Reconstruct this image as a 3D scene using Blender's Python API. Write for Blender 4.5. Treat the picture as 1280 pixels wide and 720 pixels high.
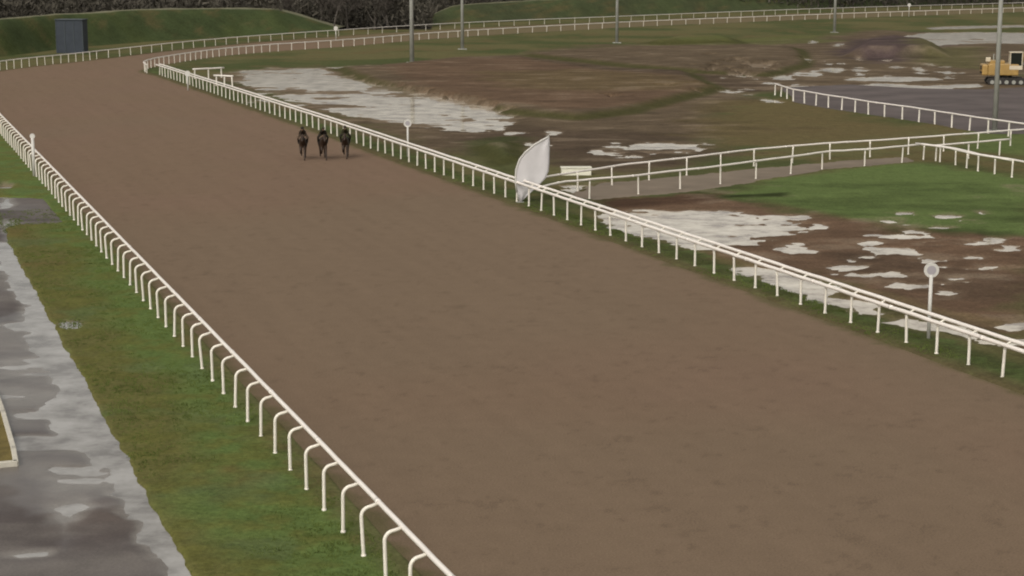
import bpy, bmesh, math, random
import numpy as np
from mathutils import Vector, Matrix, geometry

random.seed(7)
for o in list(bpy.data.objects): bpy.data.objects.remove(o)
SC = bpy.context.scene
COL = SC.collection
R = math.radians

# ------------------------------------------------------------------ camera
CAM_H, F_PX = 15.0, 2200.0
PITCH = math.atan(410 / F_PX)
cam_d = bpy.data.cameras.new('camera'); cam = bpy.data.objects.new('camera', cam_d)
COL.objects.link(cam); SC.camera = cam
cam.location = (0, 0, CAM_H); cam.rotation_euler = (R(90) - PITCH, 0, 0)
cam_d.sensor_width = 36; cam_d.lens = 36 * F_PX / 1280
cam_d.clip_start = .5; cam_d.clip_end = 9000
SC.render.resolution_x = 1024; SC.render.resolution_y = 576
# ------------------------------------------------------------------ sky and sun (overcast)
SUN_EL, SUN_AZ = 42, 205          # degrees; azimuth clockwise from +Y
w = bpy.data.worlds.new('World'); SC.world = w; w.use_nodes = True
nt = w.node_tree; bg = nt.nodes['Background']
sky = nt.nodes.new('ShaderNodeTexSky'); sky.sky_type = 'NISHITA'; sky.sun_disc = False
sky.sun_elevation = R(SUN_EL); sky.sun_rotation = R(SUN_AZ)
sky.dust_density = 5; sky.air_density = 1.0; sky.ozone_density = 1.0
hs = nt.nodes.new('ShaderNodeHueSaturation'); hs.inputs['Saturation'].default_value = .12
mixw = nt.nodes.new('ShaderNodeMix'); mixw.data_type = 'RGBA'; mixw.blend_type = 'MULTIPLY'
mixw.inputs[0].default_value = 1; mixw.inputs[7].default_value = (1.0, .965, .90, 1)
nt.links.new(sky.outputs[0], hs.inputs['Color']); nt.links.new(hs.outputs[0], mixw.inputs[6])
nt.links.new(mixw.outputs[2], bg.inputs[0]); bg.inputs[1].default_value = .15
sd = bpy.data.lights.new('sun', 'SUN'); so = bpy.data.objects.new('sun', sd); COL.objects.link(so)
sd.energy = .5; sd.angle = R(30); sd.color = (1, .96, .9)
dv = Vector((math.sin(R(SUN_AZ)) * math.cos(R(SUN_EL)), math.cos(R(SUN_AZ)) * math.cos(R(SUN_EL)), math.sin(R(SUN_EL))))
so.rotation_euler = dv.to_track_quat('Z', 'Y').to_euler(); so.location = (0, 0, 60)
SC.view_settings.view_transform = 'Standard'; SC.view_settings.look = 'None'
SC.view_settings.exposure = 0.0; SC.view_settings.gamma = 1
SC.cycles.filter_width = 2.0

# ------------------------------------------------------------------ survey helpers
cp, sp = math.cos(PITCH), math.sin(PITCH)
def G(x, y, z=0.0):
    """photograph pixel (1280x720) -> ground position at height z"""
    u = x - 640; v = y - 360; k = (CAM_H - z) / (v * cp + F_PX * sp)
    return (u * k, (F_PX * cp - v * sp) * k)
DX, DY = -.347, .938            # direction of the home straight, away from the camera
def ST(s, t): return (s * DX + t * DY, s * DY - t * DX)
def lerp(a, b, f): return a + (b - a) * f

# ------------------------------------------------------------------ numpy noise
rng = np.random.default_rng(3)
LAT = rng.random((256, 256))
def vnoise(x, y):
    xi = np.floor(x).astype(int); yi = np.floor(y).astype(int)
    fx = x - xi; fy = y - yi; fx = fx * fx * (3 - 2 * fx); fy = fy * fy * (3 - 2 * fy)
    a = LAT[xi & 255, yi & 255]; b = LAT[(xi + 1) & 255, yi & 255]
    c = LAT[xi & 255, (yi + 1) & 255]; d = LAT[(xi + 1) & 255, (yi + 1) & 255]
    return (a * (1 - fx) + b * fx) * (1 - fy) + (c * (1 - fx) + d * fx) * fy
def fbm(x, y, sc, octv=4, off=0.0):
    r = 0; a = 1; n = 0; s = 1 / sc
    for i in range(octv):
        r = r + a * vnoise(x * s + 17.3 * i + off, y * s + 9.1 * i + off * 1.7); n += a; a *= .55; s *= 2.03
    return r / n
def sstep(a, b, x):
    t = np.clip((x - a) / (b - a), 0, 1); return t * t * (3 - 2 * t)
def sdist(px, py, poly, margin=6.0):
    """signed distance to a polygon, positive inside; far points get -margin"""
    poly = np.array(poly, float)
    margin = float(margin); out = np.full(px.shape, -margin)
    lo = poly.min(0) - margin; hi = poly.max(0) + margin
    m = (px > lo[0]) & (px < hi[0]) & (py > lo[1]) & (py < hi[1])
    if not m.any(): return out
    x = px[m]; y = py[m]; d2 = np.full(x.shape, 1e9); ins = np.zeros(x.shape, bool)
    n = len(poly)
    for i in range(n):
        ax, ay = poly[i]; bx, by = poly[(i + 1) % n]
        ex, ey = bx - ax, by - ay
        t = np.clip(((x - ax) * ex + (y - ay) * ey) / max(ex * ex + ey * ey, 1e-9), 0, 1)
        d2 = np.minimum(d2, (x - ax - t * ex) ** 2 + (y - ay - t * ey) ** 2)
        if ay != by:
            c = ((ay > y) != (by > y)) & (x < ex * (y - ay) / (by - ay) + ax); ins ^= c
    d = np.sqrt(d2); out[m] = np.where(ins, d, -d)
    return np.maximum(out, -margin)
def PX(l): return [G(*p) for p in l]
def EL(cx, cy, rx, ry, n=14, tilt=0.0):
    l = []
    for i in range(n):
        a = 2 * math.pi * i / n; x = rx * math.cos(a); y = ry * math.sin(a)
        l.append(G(cx + x, cy + y + tilt * x))
    return l

# ------------------------------------------------------------------ object helpers
def tag(o, label=None, cat=None, group=None, kind=None):
    if label: o['label'] = label
    if cat: o['category'] = cat
    if group: o['group'] = group
    if kind: o['kind'] = kind
    return o
def empty(name, loc=(0, 0, 0), rz=0.0):
    o = bpy.data.objects.new(name, None); o.empty_display_size = .2
    o.location = loc; o.rotation_euler = (0, 0, rz); COL.objects.link(o); return o
def link(name, me, mat, parent=None, loc=(0, 0, 0), rz=0.0, smooth=False):
    if mat is not None and not me.materials: me.materials.append(mat)
    if smooth:
        me.polygons.foreach_set('use_smooth', [True] * len(me.polygons))
    o = bpy.data.objects.new(name, me); o.location = loc; o.rotation_euler = (0, 0, rz)
    COL.objects.link(o)
    if parent: o.parent = parent
    return o
def bm_link(name, bm, mat, parent=None, smooth=False, loc=(0, 0, 0), rz=0.0):
    me = bpy.data.meshes.new(name); bm.to_mesh(me); bm.free()
    return link(name, me, mat, parent, loc, rz, smooth)
def box(bm, c, s, rz=0.0, bev=0.0, taper=1.0, rx=0.0):
    r = bmesh.ops.create_cube(bm, size=1.0); vs = r['verts']
    for v in vs:
        k = taper if v.co.z > 0 else 1
        v.co = Vector((v.co.x * s[0] * k, v.co.y * s[1] * k, v.co.z * s[2]))
    if bev:
        es = list({e for v in vs for e in v.link_edges})
        rr = bmesh.ops.bevel(bm, geom=es, offset=bev, segments=2, affect='EDGES', profile=.5)
        vs = [v for v in bm.verts if v.is_valid and (v in set(rr['verts']) or v in vs)]
    M = Matrix.Translation(c) @ Matrix.Rotation(rz, 4, 'Z') @ Matrix.Rotation(rx, 4, 'X')
    vs = [v for v in vs if v.is_valid]
    bmesh.ops.transform(bm, matrix=M, verts=list(set(vs)))
def tube(bm, pts, rad, seg=8, cap=True):
    """swept tube through pts; rad a number or a list"""
    pts = [Vector(p) for p in pts]; n = len(pts)
    rr = rad if isinstance(rad, (list, tuple)) else [rad] * n
    rings = []; ref = None
    for i, p in enumerate(pts):
        d = (pts[min(i + 1, n - 1)] - pts[max(i - 1, 0)]).normalized()
        if ref is None: ref = d.orthogonal().normalized()
        ref = (ref - d * ref.dot(d)).normalized(); b = d.cross(ref)
        rings.append([bm.verts.new(p + (ref * math.cos(2 * math.pi * k / seg) + b * math.sin(2 * math.pi * k / seg)) * rr[i]) for k in range(seg)])
    for i in range(n - 1):
        for k in range(seg):
            bm.faces.new((rings[i][k], rings[i][(k + 1) % seg], rings[i + 1][(k + 1) % seg], rings[i + 1][k]))
    if cap:
        bm.faces.new(list(reversed(rings[0]))); bm.faces.new(rings[-1])
def cyl(bm, p, q, r, seg=16): tube(bm, [p, q], r, seg)

# ------------------------------------------------------------------ materials
def mat(name, col, rough=.8, spec=.3, noise=None, metal=0.0, bump=None, var=.12, tr=0.0):
    """plain principled with procedural tone variation; noise = scale, bump = (scale, strength)"""
    m = bpy.data.materials.new(name); m.use_nodes = True; n = m.node_tree; b = n.nodes['Principled BSDF']
    b.inputs['Roughness'].default_value = rough; b.inputs['Specular IOR Level'].default_value = spec
    b.inputs['Metallic'].default_value = metal
    b.inputs['Base Color'].default_value = (*col, 1)
    tc = n.nodes.new('ShaderNodeTexCoord')
    if noise:
        t = n.nodes.new('ShaderNodeTexNoise'); t.inputs['Scale'].default_value = noise; t.inputs['Detail'].default_value = 6
        n.links.new(tc.outputs['Object'], t.inputs['Vector'])
        mr = n.nodes.new('ShaderNodeMapRange'); mr.inputs[1].default_value = .3; mr.inputs[2].default_value = .7
        mr.inputs[3].default_value = 1 - var; mr.inputs[4].default_value = 1 + var
        n.links.new(t.outputs[0], mr.inputs[0])
        mx = n.nodes.new('ShaderNodeMix'); mx.data_type = 'RGBA'; mx.blend_type = 'MULTIPLY'; mx.inputs[0].default_value = 1
        mx.inputs[6].default_value = (*col, 1); n.links.new(mr.outputs[0], mx.inputs[7]); n.links.new(mx.outputs[2], b.inputs['Base Color'])
    if bump:
        t2 = n.nodes.new('ShaderNodeTexNoise'); t2.inputs['Scale'].default_value = bump[0]; t2.inputs['Detail'].default_value = 5
        n.links.new(tc.outputs['Object'], t2.inputs['Vector'])
        bp = n.nodes.new('ShaderNodeBump'); bp.inputs['Strength'].default_value = bump[1]; bp.inputs['Distance'].default_value = .05
        n.links.new(t2.outputs[0], bp.inputs['Height']); n.links.new(bp.outputs[0], b.inputs['Normal'])
    return m
def vcmat(name, fine, var, bump, rough=.95, spec=.04, rough_attr=False):
    """ground material: zone colours from a point attribute, broken up by two fine noises"""
    m = bpy.data.materials.new(name); m.use_nodes = True; n = m.node_tree; b = n.nodes['Principled BSDF']
    b.inputs['Roughness'].default_value = rough; b.inputs['Specular IOR Level'].default_value = spec
    at = n.nodes.new('ShaderNodeAttribute'); at.attribute_name = 'zone'
    ge = n.nodes.new('ShaderNodeNewGeometry')
    last = at.outputs['Color']
    for sc, v in zip(fine, var):
        t = n.nodes.new('ShaderNodeTexNoise'); t.inputs['Scale'].default_value = sc; t.inputs['Detail'].default_value = 5; t.inputs['Roughness'].default_value = .65
        n.links.new(ge.outputs['Position'], t.inputs['Vector'])
        mr = n.nodes.new('ShaderNodeMapRange'); mr.inputs[1].default_value = .32; mr.inputs[2].default_value = .68
        mr.inputs[3].default_value = 1 - v; mr.inputs[4].default_value = 1 + v
        n.links.new(t.outputs[0], mr.inputs[0])
        mx = n.nodes.new('ShaderNodeMix'); mx.data_type = 'RGBA'; mx.blend_type = 'MULTIPLY'; mx.inputs[0].default_value = 1
        n.links.new(last, mx.inputs[6]); n.links.new(mr.outputs[0], mx.inputs[7]); last = mx.outputs[2]
    n.links.new(last, b.inputs['Base Color'])
    if rough_attr:
        ar = n.nodes.new('ShaderNodeAttribute'); ar.attribute_name = 'wet'
        mr = n.nodes.new('ShaderNodeMapRange'); mr.inputs[3].default_value = .8; mr.inputs[4].default_value = .22
        n.links.new(ar.outputs['Fac'], mr.inputs[0]); n.links.new(mr.outputs[0], b.inputs['Roughness'])
        b.inputs['Specular IOR Level'].default_value = .5
    t = n.nodes.new('ShaderNodeTexNoise'); t.inputs['Scale'].default_value = bump[0]; t.inputs['Detail'].default_value = 4
    n.links.new(ge.outputs['Position'], t.inputs['Vector'])
    bp = n.nodes.new('ShaderNodeBump'); bp.inputs['Strength'].default_value = bump[1]; bp.inputs['Distance'].default_value = .06
    n.links.new(t.outputs[0], bp.inputs['Height']); n.links.new(bp.outputs[0], b.inputs['Normal'])
    return m
M_GROUND = vcmat('turf_and_mud', (.9, 6), (.13, .24), (7, .6))
M_TRACK = vcmat('racing_surface', (1.1, 17), (.045, .22), (30, .35), .9, .06)
M_ROAD = vcmat('wet_tarmac', (.8, 14), (.14, .2), (40, .12), .5, .5, True)
M_RAIL = mat('white_plastic', (.80, .745, .69), .38, .45, 1.3, var=.06)
M_POST = mat('weathered_white_plastic', (.76, .715, .63), .45, .4, 1.7, var=.1)
M_WHITE = mat('white_paint', (.54, .525, .49), .5, .4, 2.0, var=.07)
M_FLAG = mat('flag_cloth', (.52, .505, .51), .8, .2, 1.5, var=.06)
M_GREY = mat('galvanised_steel', (.30, .30, .27), .6, .3, 1.2, var=.12)
M_DISC = mat('grey_print', (.33, .31, .33), .6, .3)
M_BARK = mat('winter_bark', (.085, .075, .065), .95, .1, 3, var=.3)
M_TWIG = mat('bare_twigs', (.07, .06, .052), .95, .1, .5, var=.35)
M_BRUSH = mat('dark_brush', (.075, .068, .055), .95, .1, .15, var=.4)
M_TUFT = mat('grass_blades', (.10, .13, .035), .9, .05, .5, var=.3)
M_YELLOW = mat('yellow_machine_paint', (.33, .205, .06), .45, .5, 1.5, var=.12)
M_CREAM = mat('cream_machine_paint', (.55, .48, .36), .5, .4, 1.5, var=.1)
M_DARK = mat('dark_rubber_steel', (.03, .027, .025), .7, .3, 3, var=.3)
M_GLASS = mat('dark_cab_glass', (.012, .014, .012), .12, .6)
M_BLUE = mat('dark_blue_panel', (.034, .042, .054), .6, .3, .8, var=.15)
M_BLUE2 = mat('blue_grey_trim', (.05, .062, .07), .6, .3)
M_HORSE = mat('dark_bay_coat', (.030, .017, .010), .55, .35, 4, var=.25)
M_MANE = mat('black_mane', (.008, .006, .005), .8, .2)
M_SILK = [mat('brown_silks', (.045, .032, .022), .7, .2), mat('dark_silks', (.022, .018, .012), .7, .2), mat('dark_olive_silks', (.04, .037, .018), .7, .2)]
M_BREECH = mat('muddy_breeches', (.12, .085, .06), .8, .2, 6, var=.2)
M_SKIN = mat('skin', (.3, .17, .11), .6, .3)
M_BOOT = mat('black_leather', (.01, .009, .008), .4, .4)
M_CLOTH = mat('dark_saddle_cloth', (.03, .025, .022), .85, .2)
M_KERB = mat('pale_kerb', (.5, .47, .4), .8, .3, 3, var=.15)
# water: still, faintly rippled, silt-mottled; sky reflection painted into the pale base colour
M_WATER = bpy.data.materials.new('sky_pale_puddle_water'); M_WATER.use_nodes = True
_n = M_WATER.node_tree; _b = _n.nodes['Principled BSDF']
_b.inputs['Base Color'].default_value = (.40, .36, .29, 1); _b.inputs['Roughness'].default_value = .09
_b.inputs['IOR'].default_value = 1.33
_g = _n.nodes.new('ShaderNodeNewGeometry'); _t = _n.nodes.new('ShaderNodeTexNoise'); _t.inputs['Scale'].default_value = 2.2; _t.inputs['Detail'].default_value = 3
_p = _n.nodes.new('ShaderNodeBump'); _p.inputs['Strength'].default_value = .12; _p.inputs['Distance'].default_value = .02
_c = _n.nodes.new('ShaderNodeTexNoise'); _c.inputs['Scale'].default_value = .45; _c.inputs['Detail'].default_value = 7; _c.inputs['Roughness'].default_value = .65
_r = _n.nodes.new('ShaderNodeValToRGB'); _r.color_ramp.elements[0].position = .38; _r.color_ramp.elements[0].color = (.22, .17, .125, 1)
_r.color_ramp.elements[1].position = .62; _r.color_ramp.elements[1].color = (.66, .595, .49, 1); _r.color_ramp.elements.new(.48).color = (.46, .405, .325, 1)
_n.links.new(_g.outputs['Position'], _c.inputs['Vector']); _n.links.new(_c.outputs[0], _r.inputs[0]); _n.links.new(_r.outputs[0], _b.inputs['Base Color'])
_n.links.new(_g.outputs['Position'], _t.inputs['Vector']); _n.links.new(_t.outputs[0], _p.inputs['Height']); _n.links.new(_p.outputs[0], _b.inputs['Normal'])

# ------------------------------------------------------------------ plan of the place (metres)
T_OUT, T_IN = 11.35, 38.45       # post lines of the outer and the inner rail
far_inner = [G(*p, 1.3) for p in [(210, 71), (230, 65.6), (260, 62), (320, 56), (420, 50), (460, 47), (530, 41), (620, 35.5), (780, 27), (880, 23), (1040, 17), (1130, 14), (1280, 9.3), (1400, 5.5)]]
far_inner = [(-48.9, 237.5), (-50.6, 243), (-51.0, 249), (-50.6, 256), (-49.3, 264)] + [p for p in far_inner if p[1] > 268]
far_outer = [(-70.8, 228), (-71.6, 236), (-70.6, 246), (-68.2, 256), (-64.9, 267), (-60.5, 286), (-56.6, 303)] + [G(*p, 1.3) for p in [(320, 44), (420, 37.5), (505, 32), (620, 26), (780, 20), (880, 15.8), (1040, 9.8), (1280, 3), (1400, 0)]]
def smooth(pts, it=2):
    for _ in range(it):
        q = [pts[0]]
        for a, b in zip(pts, pts[1:]):
            q += [(lerp(a[0], b[0], .25), lerp(a[1], b[1], .25)), (lerp(a[0], b[0], .75), lerp(a[1], b[1], .75))]
        pts = q + [pts[-1]]
    return pts
far_inner = smooth(far_inner); far_outer = smooth(far_outer)
def t_in(s): return lerp(T_IN, 37.5, min(1, max(0, (s - 150) / 90)))
inner_edge = [ST(s, t_in(s) - .55) for s in (15, 60, 100, 150, 190, 215, 235)] + [(p[0] - .3, p[1]) for p in far_inner[3:]]
outer_edge = [ST(15, T_OUT + .75), ST(120, T_OUT + .75), ST(205, T_OUT + .75), (-67.6, 216)] + [(p[0] + .4, p[1]) for p in far_outer]
track_poly = inner_edge + list(reversed(outer_edge))
road_poly = [ST(12, 7.0), ST(99, 7.1), ST(103, 7.4), ST(104, 8), ST(104, 10.6), ST(115, 10.6), ST(117, 8), ST(121, 6.0), ST(190, 4.5), ST(190, -9), ST(12, -9)]
P_base = [G(*p, 1.3) for p in [(668, 225), (690, 220), (780, 206), (860, 197), (940, 187), (1030, 179.5), (1120, 174), (1200, 168), (1290, 161)]]
Q_base = [G(*p) for p in [(668, 262), (700, 253), (740, 249), (787, 245), (831, 239), (877, 234), (919, 228), (960, 222), (997, 217), (1035, 211), (1088, 208), (1147, 202)]]
walk_poly = PX([(706, 247), (745, 229), (800, 226), (880, 218), (960, 210), (1060, 201), (1135, 196), (1150, 203), (1090, 209), (1035, 213), (990, 220), (920, 233), (870, 241), (800, 247), (745, 252)])
yard_poly = PX([(975, 110), (1062, 106), (1150, 111), (1225, 112), (1300, 108), (1300, 168), (1230, 168), (1175, 158), (1120, 149), (1060, 140), (1030, 136), (992, 128)])

# puddles: (polygon, share of its floor under water, noise size in metres)
W = []
W.append((PX([(270, 93), (300, 88), (335, 85), (398, 85), (425, 93), (452, 101), (512, 113), (562, 122), (603, 131), (650, 146), (640, 155), (612, 162), (575, 163), (545, 160), (500, 158), (450, 148), (400, 135), (362, 126), (322, 112), (296, 103)]), .53, 5))
W.append((PX([(300, 90), (395, 86), (420, 96), (470, 106), (450, 112), (400, 110), (340, 108), (310, 100)]), .70, 6))
W.append((PX([(520, 118), (600, 131), (650, 147), (620, 152), (560, 142), (500, 128)]), .60, 3))
W.append((PX([(408, 84.5), (430, 82.5), (470, 81.5), (505, 80.2), (505, 82.6), (470, 84.5), (430, 86)]), .8, 6))
W.append((EL(566, 160.5, 24, 2.4), .9, 4)); W.append((EL(592, 163, 12, 2), .9, 4))
for c in [(832, 186, 54, 7, .52), (822, 183, 42, 4.5, .85), (770, 187, 26, 6, .55), (672, 181, 6, 1.6, .9), (693, 166, 5, 2, .85), (768, 125.5, 9, 2, .9), (716, 233, 9, 3, .85), (716, 240, 6, 1.6, .8)]:
    W.append((EL(*c[:4]), c[4], 3))
W.append((EL(948, 84, 20, 5), .75, 5)); W.append((EL(980, 97, 11, 3.2), .85, 4)); W.append((EL(963, 104, 10, 1.8, tilt=.12), .9, 4))
W.append((EL(1000, 107, 20, 2), .75, 4)); W.append((EL(924, 78, 7, 2.2), .85, 4)); W.append((EL(930, 94, 7, 2), .8, 4)); W.append((EL(891, 87, 8, 2.4), .8, 4))
W.append((EL(1016, 93, 10, 2.6), .85, 4)); W.append((EL(1042, 88, 12, 3), .85, 4)); W.append((EL(1076, 87, 9, 3), .8, 4)); W.append((EL(1120, 84, 8, 2), .8, 4))
W.append((EL(1016, 52.5, 3.5, 1.8), .95, 4)); W.append((EL(1047, 56, 8, 2.2), .8, 4)); W.append((EL(908, 114, 4, 2), .9, 3)); W.append((EL(924, 114, 4, 2.4), .7, 3)); W.append((EL(966, 127, 12, 2.2, tilt=.15), .9, 3))
W.append((EL(1115, 99, 58, 3.2), .95, 4)); W.append((PX([(1052, 107), (1100, 103.5), (1150, 107), (1222, 105), (1226, 110), (1150, 112.5), (1090, 115), (1052, 112)]), .9, 4))
W.append((EL(1150, 87, 6, 3), .9, 3)); W.append((EL(1186, 90.5, 7, 2), .9, 3)); W.append((EL(1162, 81, 8, 1.8), .8, 3))
W.append((PX([(1130, 45), (1160, 41), (1215, 40), (1290, 41), (1290, 55), (1235, 54), (1170, 57), (1140, 53)]), .8, 9))
W.append((PX([(1160, 34), (1200, 32.5), (1290, 31), (1290, 34), (1200, 36), (1165, 37)]), .85, 9))
W.append((PX([(752, 266), (800, 262), (860, 263), (905, 264), (940, 272), (950, 282), (952, 300), (930, 309), (895, 312), (880, 312), (858, 307), (810, 297), (770, 284)]), .74, 2.2))
W.append((PX([(765, 268), (830, 264), (900, 268), (915, 280), (890, 300), (870, 309), (800, 290)]), .93, 2.2))
W.append((PX([(927, 336), (960, 337), (1000, 345), (1045, 358), (1040, 374), (1010, 371), (965, 354), (930, 342)]), .88, 1.6))
W.append((PX([(1030, 376), (1070, 374), (1110, 392), (1105, 398), (1060, 388)]), .8, 1.3))
W.append((PX([(1105, 398), (1140, 396), (1190, 404), (1230, 420), (1225, 425), (1180, 417), (1140, 410)]), .86, 1.4))
W.append((PX([(1228, 424), (1285, 424), (1290, 432), (1250, 433)]), .6, 1.2))
for c in [(967, 283, 18, 3.5, .8), (997, 312, 22, 4, .82), (1060, 309, 12, 2, .6), (1055, 336, 22, 5, .78), (1088, 345, 13, 3.5, .9), (1122, 357, 24, 4, .8), (1225, 304, 26, 3.6, .85), (1262, 311, 14, 4, .8), (1262, 408, 12, 4, .9),
          (1126, 267, 6, 1.6, .8), (1186, 271, 12, 2.2, .6), (1126, 277, 8, 2, .8), (1216, 277, 4, 1.6, .8), (1150, 306, 12, 2.4, .5), (1240, 335, 14, 3, .5), (1212, 345, 14, 3, .45), (1185, 372, 24, 3, .4), (1270, 152, 14, 4, .9)]:
    W.append((EL(*c[:4]), c[4], 1.6))
W.append((PX([(1092, 309), (1130, 311), (1172, 322), (1172, 327), (1140, 321), (1094, 314)]), .9, 1.5))
def flecks(n, x0, x1, yf, seed, rx=(4, 12), ry=(1.0, 2.2), ns=1.6):
    rr = random.Random(seed)
    for _ in range(n):
        x = rr.uniform(x0, x1); y = yf(x, rr); W.append((EL(x, y, rr.uniform(*rx), rr.uniform(*ry), 9, rr.uniform(-.05, .12)), rr.uniform(.6, .95), ns))
flecks(34, 885, 1190, lambda x, q: q.uniform(70, 100), 5, (3, 8), (.8, 1.6), 3)
flecks(10, 820, 960, lambda x, q: q.uniform(76, 120), 6, (2, 5), (.8, 1.5), 3)
flecks(12, 740, 880, lambda x, q: q.uniform(176, 198), 8, (4, 10), (1, 1.8), 2)
flecks(40, 930, 1285, lambda x, q: (264 + (x - 930) * .10) + q.random() * (26 + (x - 930) * .22), 9, (5, 15), (1.2, 2.6), 1.2)
flecks(14, 900, 1000, lambda x, q: q.uniform(272, 315), 10, (5, 14), (1.2, 2.4), 1.2)
flecks(22, 300, 640, lambda x, q: 118 + (x - 300) * .12 + q.uniform(-12, 8), 11, (5, 14), (1.2, 2.2), 3)
flecks(8, 1080, 1290, lambda x, q: q.uniform(262, 296), 12, (4, 11), (1, 1.8), 1.2)
# on the verge by the road
VW = [(EL(90, 406, 14, 5), .75, .8), (EL(6, 231, 9, 5), .9, 1), (EL(48, 277, 13, 1.5), .85, 1)]
# raised and sunken ground: (polygon, height, edge width)
RAISE = [(PX([(418, 87), (470, 86), (560, 76), (650, 73), (740, 88), (860, 92), (900, 112), (860, 122), (790, 142), (720, 150), (640, 143), (560, 128), (480, 110)]), .55, 2.0),
         (PX([(650, 70), (760, 62), (900, 56), (1000, 62), (1010, 84), (960, 96), (880, 92), (780, 84)]), .5, 2.0),
         (PX([(808, 56), (830, 50), (880, 47), (915, 50), (930, 56)]), .9, 3),
         (PX([(1055, 72), (1072, 60), (1110, 56), (1165, 60), (1185, 72)]), 1.8, 3.0),
         (PX([(600, 186), (640, 180), (655, 200), (620, 208)]), .5, 1.5)]
DIP = [(PX([(745, 258), (800, 253), (880, 247), (930, 246), (985, 243), (985, 247), (900, 254), (820, 262), (760, 264)]), .3, 1.2)]

# ------------------------------------------------------------------ the ground sheet
def grid(zs, us):
    Y, U = np.meshgrid(zs, us, indexing='ij'); return U * Y, Y
def mesh_grid(name, X, Y, Z, attrs, keep=None):
    nr, nc = X.shape; co = np.stack([X, Y, Z], -1).reshape(-1, 3)
    i = np.arange(nr * nc).reshape(nr, nc)
    f = np.stack([i[:-1, :-1], i[:-1, 1:], i[1:, 1:], i[1:, :-1]], -1).reshape(-1, 4)
    if keep is not None:
        k = keep.reshape(-1); f = f[k[f].any(1)]
        used = np.zeros(len(co), bool); used[f] = True; mp = np.cumsum(used) - 1
        co = co[used]; f = mp[f]; attrs = {n: a.reshape(-1, a.shape[-1])[used] if a.ndim == 3 else a.reshape(-1)[used] for n, a in attrs.items()}
    me = bpy.data.meshes.new(name); me.vertices.add(len(co)); me.vertices.foreach_set('co', co.ravel())
    me.loops.add(f.size); me.loops.foreach_set('vertex_index', f.ravel().astype(np.int32))
    me.polygons.add(len(f)); me.polygons.foreach_set('loop_start', np.arange(0, f.size, 4, dtype=np.int32))
    me.polygons.foreach_set('use_smooth', [True] * len(f))
    for n, a in attrs.items():
        a = a.reshape(-1, a.shape[-1]) if a.ndim > 1 and a.shape[-1] == 3 and a.size == 3 * len(co) else a.reshape(-1)
        if a.ndim == 2:
            at = me.attributes.new(n, 'FLOAT_COLOR', 'POINT'); at.data.foreach_set('color', np.concatenate([a, np.ones((len(a), 1))], 1).ravel())
        else:
            at = me.attributes.new(n, 'FLOAT', 'POINT'); at.data.foreach_set('value', a)
    me.update(calc_edges=True); me.validate(); return me
zs = [26.0]
while zs[-1] < 640: zs.append(zs[-1] * (1.0036 if zs[-1] < 420 else 1.008))
while zs[-1] < 3200: zs.append(zs[-1] * 1.06)
us = np.concatenate([np.linspace(-1.6, -.42, 30), np.linspace(-.415, .415, 680), np.linspace(.42, 1.6, 30)])
X, Y = grid(np.array(zs), us)

C = lambda r, g, b: np.array([((v / 255 + .055) / 1.055) ** 2.4 for v in (r, g, b)])
G_LUSH, G_DARK, G_OLIVE, G_BROWN = C(89, 104, 60), C(72, 78, 47), C(94, 90, 60), C(96, 85, 58)
MUD, MUD_D, MUD_R, MUD_P = C(97, 84, 68), C(76, 64, 53), C(103, 83, 67), C(124, 110, 94)
def mix(a, b, f): return a + (b - a) * f[..., None]
def base(col): return np.broadcast_to(col, X.shape + (3,)).copy()

n1 = fbm(X, Y, 14, 4); n2 = fbm(X, Y, 4, 4, 5); n3 = fbm(X, Y, 1.1, 4, 11); n4 = fbm(X, Y, 30, 3, 21); n5 = fbm(X * .45, Y, .9, 4, 51); n6 = fbm(X * .6, Y, 2.6, 5, 91)
S_ = X * DX + Y * DY; T_ = X * DY - Y * DX
d_track = sdist(X, Y, track_poly, 4)
h = .05 + (n2 - .5) * .10 + (n3 - .5) * .07 + (n1 - .5) * .12
h = np.maximum(h, .015)
# zone colours
col = mix(base(G_OLIVE), G_DARK, sstep(.35, .65, n1))
col = mix(col, G_BROWN, sstep(.5, .72, n2) * .7)
def zone(poly, c, soft=3.0, amt=1.0, rag=4.0):
    global col
    d = sdist(X, Y, poly, 14) + (n2 - .5) * rag * 1.6 + (n3 - .5) * rag * .5
    m = sstep(-soft, soft, d) * amt; col = mix(col, c, m); return m
# the muddy infield
mud_m = zone(PX([(255, 100), (330, 86), (420, 84), (520, 77), (650, 68), (760, 56), (900, 55), (1040, 45), (1100, 38), (1200, 42), (1300, 50), (1300, 112), (1120, 118), (1000, 112), (930, 122), (900, 150), (1000, 160), (880, 178), (830, 215), (760, 215), (660, 195), (560, 190), (480, 170), (400, 145), (330, 118)]), MUD, 4, 1, 6)
zone(PX([(480, 88), (560, 78), (660, 76), (750, 92), (850, 98), (890, 112), (800, 138), (700, 145), (600, 130), (520, 112)]), MUD_R, 2, .8, 4)
zone(PX([(600, 96), (720, 92), (850, 100), (890, 112), (850, 118), (740, 122), (640, 116)]), G_BROWN, 4, .55, 5)
zone(PX([(640, 72), (760, 86), (870, 92), (960, 106), (940, 118), (880, 102), (760, 93), (680, 82)]), MUD_D, 2, .8, 3)
zone(PX([(540, 172), (640, 160), (760, 165), (900, 172), (900, 200), (760, 214), (680, 205), (600, 200)]), MUD_D, 3, .7, 4)
zone(PX([(590, 178), (640, 172), (660, 200), (640, 224), (600, 208)]), G_DARK, 2, .8, 3)
zone(PX([(1040, 66), (1070, 50), (1120, 44), (1180, 52), (1180, 72), (1100, 80)]), C(78, 66, 66), 3, .9, 4)
zone(PX([(1130, 62), (1230, 58), (1230, 88), (1150, 82)]), G_OLIVE, 3, .8, 4)
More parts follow.
